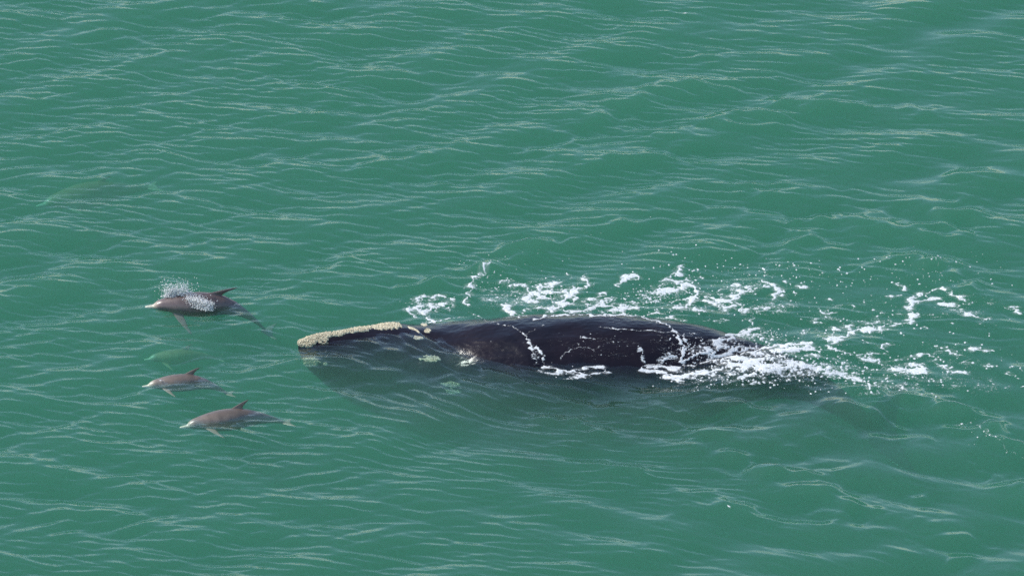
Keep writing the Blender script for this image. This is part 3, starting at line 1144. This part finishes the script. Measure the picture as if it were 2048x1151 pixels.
S('B', 3, 50, .22, (700, 1010), (900, 1050), (1100, 1050))
S('D', 3, 7, .9, (0, 160), (60, 172), (130, 165), (200, 160), (285, 145))
S('D', 3, 10, .9, (0, 200), (100, 212), (200, 205), (280, 190), (330, 212), (372, 232))
S('D', 3, 14, .6, (0, 330), (100, 320), (230, 340), (330, 352), (420, 372), (500, 392), (600, 430), (700, 460), (775, 490))
S('D', 3, 4, .8, (400, 180), (480, 190), (560, 222), (650, 252))
S('D', 3, 40, .16, (100, 260), (400, 330), (650, 420))
# 4 broken foam trailing off to the right
S('C', 4, 12, 1, (0, 645), (30, 672), (60, 690))
S('C', 4, 6, .9, (60, 590), (90, 600), (106, 620))
S('C', 4, 4, .9, (180, 620), (220, 640), (262, 640))
S('C', 4, 7, .9, (148, 665), (160, 695))
S('C', 4, 4, .9, (1010, 610), (1040, 630), (1092, 657))
S('C', 4, 5, .9, (1108, 698), (1140, 715), (1165, 718))
S('C', 4, 5, .9, (1170, 712), (1212, 685))
S('C', 4, 13, 1, (1085, 778), (1112, 770), (1152, 762))
S('C', 4, 9, 1, (1132, 745), (1120, 805))
S('C', 4, 6, .9, (1160, 770), (1220, 740), (1300, 728), (1350, 735), (1400, 775), (1430, 790), (1500, 796))
S('C', 4, 9, 1, (1395, 782), (1470, 800))
S('C', 4, 5, .9, (1255, 682), (1320, 655), (1370, 640), (1392, 656))
S('C', 4, 9, .95, (1362, 640), (1385, 655))
S('C', 4, 4, .8, (1400, 665), (1450, 690), (1520, 720), (1560, 752))
S('C', 4, 5, .9, (1430, 810), (1500, 835), (1560, 855), (1640, 870), (1735, 896))
S('C', 4, 9, .95, (1100, 830), (1130, 860), (1160, 850), (1172, 882))
S('C', 4, 4, .8, (1112, 880), (1130, 922))
S('C', 4, 7, .95, (1140, 918), (1060, 930), (990, 940), (930, 933), (890, 945), (850, 980), (800, 990), (725, 1000))
S('C', 4, 4, .9, (820, 950), (760, 965), (690, 978))
S('C', 4, 9, .95, (680, 968), (640, 1000), (600, 1020), (560, 1050), (510, 1060), (455, 1050))
S('C', 4, 8, .95, (465, 960), (500, 970), (542, 980))
S('C', 4, 4, .85, (472, 1000), (480, 1050))
S('C', 4, 5, .85, (395, 1050), (440, 1060), (450, 1100), (535, 1080))
S('C', 4, 5, .85, (565, 950), (640, 957))
S('C', 4, 4, .8, (215, 1012), (295, 973))
S('C', 4, 4, .8, (325, 932), (395, 924))
S('C', 4, 5, .85, (368, 820), (380, 845), (440, 850), (505, 833))
S('C', 4, 3, .8, (605, 783), (655, 796))
S('C', 4, 3, .8, (640, 800), (645, 835), (685, 850))
S('C', 4, 4, .8, (725, 850), (745, 855))
S('C', 4, 3, .8, (905, 715), (960, 715), (1055, 698))
S('C', 4, 4, .8, (870, 762), (922, 755))
S('C', 4, 3, .8, (975, 857), (1065, 853))
S('C', 4, 5, .85, (880, 1112), (890, 1095), (992, 1106))
S('C', 4, 3, .8, (1875, 785), (1915, 802))
S('C', 4, 8, .95, (1905, 832), (1950, 812), (1990, 822), (2012, 852))
S('C', 4, 5, .9, (1468, 1107), (1515, 1100))
S('C', 4, 6, .9, (1615, 1140), (1690, 1150))
S('C', 4, 2, .7, (700, 1065), (760, 1080), (825, 1112))
S('C', 4, 7, .9, (450, 730), (465, 742))
S('C', 4, 7, .9, (797, 812), (815, 820))
S('D', 4, 4, .85, (885, 160), (890, 210), (918, 222))
S('D', 4, 6, .85, (800, 232), (875, 225))
S('D', 4, 5, .9, (650, 250), (700, 240), (770, 250), (805, 272))
S('D', 4, 5, .85, (680, 265), (760, 290), (850, 290), (880, 310), (860, 332))
S('D', 4, 5, .9, (930, 330), (960, 350), (1022, 376))
S('D', 4, 7, .95, (1090, 365), (1140, 375), (1200, 350), (1265, 362))
S('D', 4, 7, .95, (1130, 390), (1200, 396), (1245, 380))
S('D', 4, 6, .9, (1180, 252), (1230, 240), (1315, 267))
S('D', 4, 4, .8, (1340, 210), (1420, 215), (1490, 235), (1545, 257))
S('D', 4, 4, .8, (1550, 300), (1605, 275))
S('D', 4, 4, .8, (1665, 190), (1680, 215), (1730, 210), (1795, 216))
S('D', 4, 3, .8, (1120, 330), (1215, 320))
S('D', 4, 4, .8, (1340, 340), (1400, 330), (1430, 375), (1390, 402))
S('D', 4, 5, .8, (1450, 385), (1520, 385), (1575, 392))
S('D', 4, 4, .85, (1910, 400), (1960, 415), (2015, 442))
S('D', 4, 5, .85, (1720, 330), (1785, 336))
S('D', 4, 3, .8, (1935, 330), (2000, 340), (2027, 372))
S('D', 4, 6, .9, (2022, 500), (2060, 505))
S('D', 4, 6, .8, (1640, 490), (1668, 492))
S('D', 4, 3, .45, (860, 495), (980, 515), (1100, 540), (1230, 580))
S('D', 4, 2.4, .5, (1440, 730), (1540, 765), (1600, 790), (1690, 845), (1750, 885), (1860, 960), (2000, 1050), (2060, 1085))
S('D', 4, 50, .12, (900, 400), (1300, 450), (1800, 430))
# small white bubbles on the second dolphin
S('P', 5, 4, .55, (322, 760), (332, 756), (345, 757))

# speckles of bubbles: centre x, y, radii, count, sizes (photo px), object
DOTS = [
    (1000, 560, 90, 50, 380, (.5, 1.3), 1), (1080, 590, 120, 32, 350, (.6, 1.6), 1), (1320, 600, 150, 45, 700, (.5, 1.6), 1),
    (1300, 520, 230, 36, 150, (.6, 1.6), 1), (1450, 540, 150, 30, 170, (.8, 1.9), 1), (1600, 560, 190, 45, 300, (.7, 1.8), 1),
    (1850, 530, 150, 35, 190, (.8, 2.0), 4), (1930, 560, 120, 40, 110, (.7, 1.6), 4), (1750, 640, 260, 60, 330, (.7, 2.0), 4),
    (850, 610, 60, 28, 260, (.5, 1.3), 0), (1380, 700, 60, 30, 260, (.5, 1.6), 2), (1200, 690, 120, 35, 70, (.6, 1.4), 2),
    (1500, 720, 130, 45, 1500, (.5, 2.2), 3), (1420, 760, 110, 20, 420, (.5, 1.6), 3), (1640, 740, 130, 40, 700, (.6, 2.1), 3),
    (1780, 760, 150, 35, 420, (.6, 1.9), 4), (1900, 720, 170, 60, 380, (.6, 2.0), 4), (1530, 670, 60, 16, 420, (.5, 1.3), 3),
    (1960, 860, 60, 30, 40, (.5, 1.2), 4), (960, 700, 110, 22, 45, (.5, 1.0), 2), (1140, 745, 60, 10, 90, (.5, 1.3), 3),
    (1160, 470, 40, 30, 50, (.6, 1.2), 1), (1310, 590, 60, 14, 1100, (.4, .8), 1), (1560, 612, 50, 22, 800, (.35, .7), 1),
    (1110, 470, 80, 60, 40, (.6, 1.1), 1), (1240, 380, 120, 60, 14, (.6, 1.1), 1)]

FX0, FX1, FY0, FY1 = 300.0, 2090.0, 400.0, 930.0
CX, CY = 1.0, 0.8
fnx, fny = int((FX1 - FX0) / CX), int((FY1 - FY0) / CY)
FLD = np.zeros((fny, fnx), np.float32)
OWN = np.zeros((fny, fnx), np.int8)
gxp = FX0 + (np.arange(fnx) + .5) * CX
gyp = FY0 + (np.arange(fny) + .5) * CY
GPX, GPY = np.meshgrid(gxp, gyp, indexing='xy')
# lacework noise, sampled so that it is isotropic on the water
nzx, nzy = GPX / 82.0, -GPY / 82.0 / math.sin(DEP)
NZf = samp(F_NZ, nzx * 1.5, nzy * 1.5)[0]
NZm = samp(F_NZ2, nzx * 2.1 + 4, nzy * 2.1)[0]
NZg = samp(F_NZ, nzx * 3.3 + 9, nzy * 3.3)[0]
NZh = samp(F_NZ, nzx * .75 + 2, nzy * .75)[0]
WPX = GPX + 2.6 * NZh + 3.2 * NZm * .6
WPY = GPY + 1.7 * samp(F_NZ, nzx * .8 + 5, nzy * .8)[0] + 1.6 * samp(F_NZ2, nzx * 2 + 8, nzy * 2)[0] * .6
for ob_, w, k, pts in S_:
    p = np.array(pts)
    m = w * 1.7 + 8
    i0, i1 = int(max(0, (p[:, 0].min() - m - FX0) / CX)), int(min(fnx, (p[:, 0].max() + m - FX0) / CX))
    j0, j1 = int(max(0, (p[:, 1].min() - m - FY0) / CY)), int(min(fny, (p[:, 1].max() + m - FY0) / CY))
    if i1 <= i0 or j1 <= j0:
        continue
    sx, sy = WPX[j0:j1, i0:i1], WPY[j0:j1, i0:i1]
    if ob_ == 2:
        sx, sy = GPX[j0:j1, i0:i1] * .5 + sx * .5, GPY[j0:j1, i0:i1] * .5 + sy * .5
    best = np.full(sx.shape, 1e9)
    cum = np.concatenate([[0], np.cumsum(np.hypot(*np.diff(p, axis=0).T))])
    tp = np.zeros(sx.shape)
    for i in range(len(p) - 1):
        ex, ey = p[i + 1] - p[i]
        t = np.clip(((sx - p[i, 0]) * ex + (sy - p[i, 1]) * ey) / (ex * ex + ey * ey + 1e-9), 0, 1)
        d = np.hypot(sx - p[i, 0] - t * ex, (sy - p[i, 1] - t * ey) * 1.35)
        b = d < best
        best[b] = d[b]
        tp[b] = ((cum[i] + t * math.hypot(ex, ey)) / cum[-1])[b]
    ws = w * (0.32 + 0.18 * np.clip(NZm[j0:j1, i0:i1], -1.1, 2)) * (0.55 + 0.45 * np.sin(np.pi * np.clip(tp, .02, .98)) ** .5)
    ws = np.maximum(ws, .75)
    f = np.exp(-(best / (ws * 1.25)) ** 2) * k
    cur = FLD[j0:j1, i0:i1]
    nw = 1 - (1 - cur) * (1 - f)
    OWN[j0:j1, i0:i1] = np.where(f > cur, ob_, OWN[j0:j1, i0:i1])
    FLD[j0:j1, i0:i1] = nw
# webs of thin foam lines between the strands
LACE = np.zeros(FLD.shape, np.float32)
n_a = samp(F_NZ2, nzx * 1.9 + .08 * NZf + 11, nzy * 2.1 + .06 * NZg)[0]
n_b = samp(F_NZ2, nzx * .45 + 17, nzy * .45 + 3)[0]
for cx_, cy_, rx_, ry_, tilt, k_, ob_ in ((1060, 585, 130, 34, 0, .8, 1), (1300, 600, 190, 36, 0, .95, 1), (1470, 600, 130, 36, 0, .8, 1),
                                          (860, 608, 55, 24, 0, .6, 0), (1500, 722, 150, 42, .08, .95, 3), (1650, 745, 150, 36, .2, .8, 3),
                                          (1690, 650, 180, 46, -.1, .55, 4), (1850, 740, 170, 50, .1, .62, 4), (1920, 620, 120, 40, .1, .5, 4),
                                          (1370, 690, 60, 40, 0, .45, 2), (1170, 700, 130, 30, 0, .25, 2)):
    g_ = np.exp(-(((GPX - cx_) / rx_) ** 2 + ((GPY - cy_ - tilt * (GPX - cx_)) / ry_) ** 2) ** 1.3)
    L_ = np.exp(-(n_a / (.10 + .12 * smooth(0, 1.5, n_b))) ** 2) * smooth(-.5, .9, n_b + 1.1 * g_) * g_ * k_ * (.8 + .3 * NZg)
    b_ = L_ > FLD
    OWN[b_ & (L_ > .1)] = ob_
    LACE = np.maximum(LACE, L_).astype(np.float32)
thr = 0.45 + 0.17 * NZf + 0.16 * NZg
ALP = smooth(-.13, .20, FLD - np.maximum(thr, .2)) * (0.82 + .18 * smooth(.4, .9, FLD))
FLK = (FLD > .12) & (NZg > 2.5 - 2.0 * FLD)
ALP = np.maximum(ALP, FLK * .5)
ALP = np.maximum(ALP, .85 * smooth(.07, .40, LACE * (1 + .35 * NZg)))
for cx_, cy_, rx_, ry_, n_, (s0, s1), ob_ in DOTS:
    n_ = int(n_ * (.55 if ob_ == 4 or n_ < 200 else .75))
    s0, s1 = s0 * .85, s1 * .9
    r_ = np.sqrt(rng.random(n_)) * (0.35 + 0.75 * rng.random(n_))
    a_ = rng.random(n_) * 2 * np.pi
    X_, Y_ = cx_ + rx_ * r_ * np.cos(a_) * 1.2, cy_ + ry_ * r_ * np.sin(a_) * 1.2
    for x_, y_ in zip(X_, Y_):
        s_ = s0 + (s1 - s0) * rng.random() ** 3.5
        i_, j_ = int((x_ - FX0) / CX), int((y_ - FY0) / CY)
        if not (3 < i_ < fnx - 4 and 3 < j_ < fny - 4):
            continue
        e = int(math.ceil(s_ * 1.6)) + 1
        sl = (slice(max(0, j_ - e), j_ + e + 1), slice(max(0, i_ - e), i_ + e + 1))
        dd = ((GPX[sl] - x_) / 1.3) ** 2 + (GPY[sl] - y_) ** 2 < s_ * s_ * (1 + .3 * NZf[sl])
        ALP[sl] = np.maximum(ALP[sl], dd * (.35 + .45 * min(1, s_ / 1.4)))
        OWN[sl] = np.where(dd & (FLD[sl] < .2), ob_, OWN[sl])
# smooth density for the mound height
halo = ALP.copy()
for _ in range(34):
    halo = (halo + np.roll(halo, 1, 0) + np.roll(halo, -1, 0) + np.roll(halo, 2, 1) + np.roll(halo, -2, 1)) / 5
halo = np.clip(halo * (.75 + .35 * NZm + .25 * NZf), 0, 1) * (OWN != 2) * np.where(OWN == 3, .55, 1.0)
ALP = np.maximum(ALP, np.clip(halo * .95 - .03, 0, .50))
MASK = ALP > .035
Hm = ALP.astype(np.float32)
for _ in range(1):
    Hm = (Hm + np.roll(Hm, 1, 0) + np.roll(Hm, -1, 0) + np.roll(Hm, 1, 1) + np.roll(Hm, -1, 1)) / 5

jj_, ii_ = np.nonzero(MASK)
# corner vertices
vid = -np.ones((fny + 1, fnx + 1), np.int64)
for dj, di in ((0, 0), (0, 1), (1, 0), (1, 1)):
    vid[jj_ + dj, ii_ + di] = 0
vj, vi = np.nonzero(vid == 0)
vid[vj, vi] = np.arange(len(vj))
cpx = FX0 + vi * CX + rng.normal(size=len(vi)) * .12
cpy = FY0 + vj * CY + rng.normal(size=len(vi)) * .12
base_xy = at(cpx, cpy)[:, :2]
ux, uy = base_xy[:, 0].copy(), base_xy[:, 1].copy()
for _ in range(3):
    uy = base_xy[:, 1] - level(ux, uy) / math.tan(DEP)
pos = np.stack([ux, uy, level(ux, uy)], 1)
Hv = np.zeros(len(vj))
for dj, di in ((0, 0), (0, 1), (1, 0), (1, 1)):
    Hv += Hm[np.clip(vj - dj, 0, fny - 1), np.clip(vi - di, 0, fnx - 1)] / 4
pos[:, 2] += 0.006 + 0.016 * Hv * (0.85 + .3 * rng.random(len(vj)))
onw = np.zeros(len(vj), bool)
camv = Vector(CAM)
near_w = np.where((cpx > 780) & (cpx < 1640) & (cpy > 610) & (cpy < 770))[0]
for q in near_w:
    tgt = Vector(pos[q])
    d_ = (tgt - camv)
    dist_ = d_.length
    hit, nrm, _i, hd = whale_bvh.ray_cast(camv, d_.normalized(), dist_ + .02)
    if hit is not None:
        onw[q] = True
        pos[q] = hit + nrm * (0.006 + 0.014 * Hv[q])
own = OWN[jj_, ii_]
cq = np.stack([vid[jj_, ii_], vid[jj_ + 1, ii_], vid[jj_ + 1, ii_ + 1], vid[jj_, ii_ + 1]], 1)
e1 = np.linalg.norm(pos[cq[:, 0]] - pos[cq[:, 2]], axis=1)
e2 = np.linalg.norm(pos[cq[:, 1]] - pos[cq[:, 3]], axis=1)
ok = (e1 < .13) & (e2 < .13)
nonw = onw[cq].sum(1)
ok &= (nonw == 0) | (nonw == 4)
own = np.where((nonw == 4), 2, np.where(own == 2, 3, own))
own = np.where((own == 3) & (cpy[cq[:, 0]] < 640), 1, own)
FOAM_OBJ = [
    ('sea_foam', 'curled white foam lines on the water beside the whale\'s blowholes', 'sea foam'),
    ('sea_foam', 'lacy white foam on the water along the far side of the whale\'s back', 'sea foam'),
    ('foam_film', None, None),
    ('white_water', 'churned white water and dark wash along the near flank and tail of the whale', 'sea foam'),
    ('sea_foam', 'broken foam strands trailing away to the right behind the whale', 'sea foam'),
    ('bubbles', 'small patch of white bubbles over the back of the second dolphin', 'bubbles')]
for k_, (nm_, lab_, cat_) in enumerate(FOAM_OBJ):
    sel = ok & (own == k_)
    if sel.sum() < 4:
        continue
    f_ = cq[sel]
    used, inv_ = np.unique(f_, return_inverse=True)
    P_ = pos[used].copy()
    par = None
    if k_ == 2:
        par = whale
        P_ -= np.array(whale.location)
    o = mesh_obj(nm_, P_, inv_.reshape(-1, 4), M_LACE, par, False)
    at_c = o.data.attributes.new('cover', 'FLOAT', 'POINT')
    at_c.data.foreach_set('value', np.clip(Hv[used] * 1.12, 0.0, .97).astype(np.float32))
    if lab_:
        tag(o, lab_, cat_)
    o['kind'] = 'stuff'


# ------------------------------------------------------------------ spray thrown up by the first dolphin
def droplets(name, pts, radii, mat, parent=None):
    o8 = np.array([(1, 0, 0), (-1, 0, 0), (0, 1, 0), (0, -1, 0), (0, 0, 1), (0, 0, -1)], float)
    f8 = np.array([(0, 2, 4), (2, 1, 4), (1, 3, 4), (3, 0, 4), (2, 0, 5), (1, 2, 5), (3, 1, 5), (0, 3, 5)])
    V = (pts[:, None, :] + o8[None] * radii[:, None, None] * (0.7 + .6 * rng.random((len(pts), 6, 1)))).reshape(-1, 3)
    F = (f8[None] + (np.arange(len(pts)) * 6)[:, None, None]).reshape(-1, 3)
    return mesh_obj(name, V, F, mat, parent, True)


def spray_points(n, jets, spread):
    out = []
    for _ in range(n):
        (x0, y0, x1, y1, hgt) = jets[rng.integers(len(jets))]
        t = rng.random()
        px = x0 + (x1 - x0) * t + rng.normal() * spread
        row0 = y0 + (y1 - y0) * t
        up = hgt * rng.random() ** 1.8
        px += (rng.normal() * .25) * up
        b_ = at(px, row0)
        zz = up / 82.0 / math.cos(DEP)
        out.append((b_[0], b_[1] + rng.normal() * .03, max(zz, 0.0) + .02))
    return np.array(out)


pts = np.concatenate([
    spray_points(9000, [(332, 604, 382, 607, 13)], 4),
    spray_points(5200, [(334, 604, 378, 606, 27)], 4),
    spray_points(2600, [(368, 605, 402, 614, 20)], 5),
    spray_points(1800, [(338, 604, 352, 604, 36), (362, 606, 372, 606, 38)], 3),
    spray_points(4200, [(376, 612, 422, 622, 18)], 4),
    spray_points(300, [(322, 604, 385, 608, 52)], 7)])
rad = 0.0035 + 0.012 * rng.random(len(pts)) ** 2.2
sp_ = droplets('water_spray', pts, rad, M_FOAM)
tag(sp_, 'burst of white spray thrown up over the back of the surfacing dolphin', 'water spray', kind='stuff')

# ------------------------------------------------------------------ drifting feathers
def feather(px, row, ln, ang, label):
    b_ = at(px, row)
    n_ = 9
    V, F = [], []
    for i in range(n_):
        t = i / (n_ - 1)
        w = .26 * math.sin(math.pi * (t * .85 + .1)) * ln
        for q in (-1, 0, 1):
            V.append((ln * (t - .5), q * w, .02 * math.sin(math.pi * t) + .02 - .012 * abs(q)))
    for i in range(n_ - 1):
        for q in range(2):
            F.append((i * 3 + q, (i + 1) * 3 + q, (i + 1) * 3 + q + 1, i * 3 + q + 1))
    hz = float(level(np.array([b_[0]]), np.array([b_[1]]))[0])
    root = empty('feather', (b_[0], b_[1], hz + .01), ang)
    mesh_obj('vane', V, F, M_FOAM, root)
    sh = blade((-ln * .7, 0, .03), (ln * .45, 0, .04), .014, .005, .012, (0, 1, 0), n=5, m=6)
    bm = bmesh.new()
    vs = [bm.verts.new(p) for p in sh[0]]
    for q in sh[1]:
        bm.faces.new([vs[i] for i in q])
    me = bpy.data.meshes.new('quill')
    bm.to_mesh(me)
    bm.free()
    me.materials.append(M_FOAM)
    ob = bpy.data.objects.new('quill', me)
    COL.objects.link(ob)
    ob.parent = root
    tag(root, label, 'feather', 'white feathers floating on the water')


feather(1458, 1023, .09, -.9, 'small white feather floating on open water below the whale')
feather(1371, 32, .07, .2, 'small white feather floating far out near the top of the view')
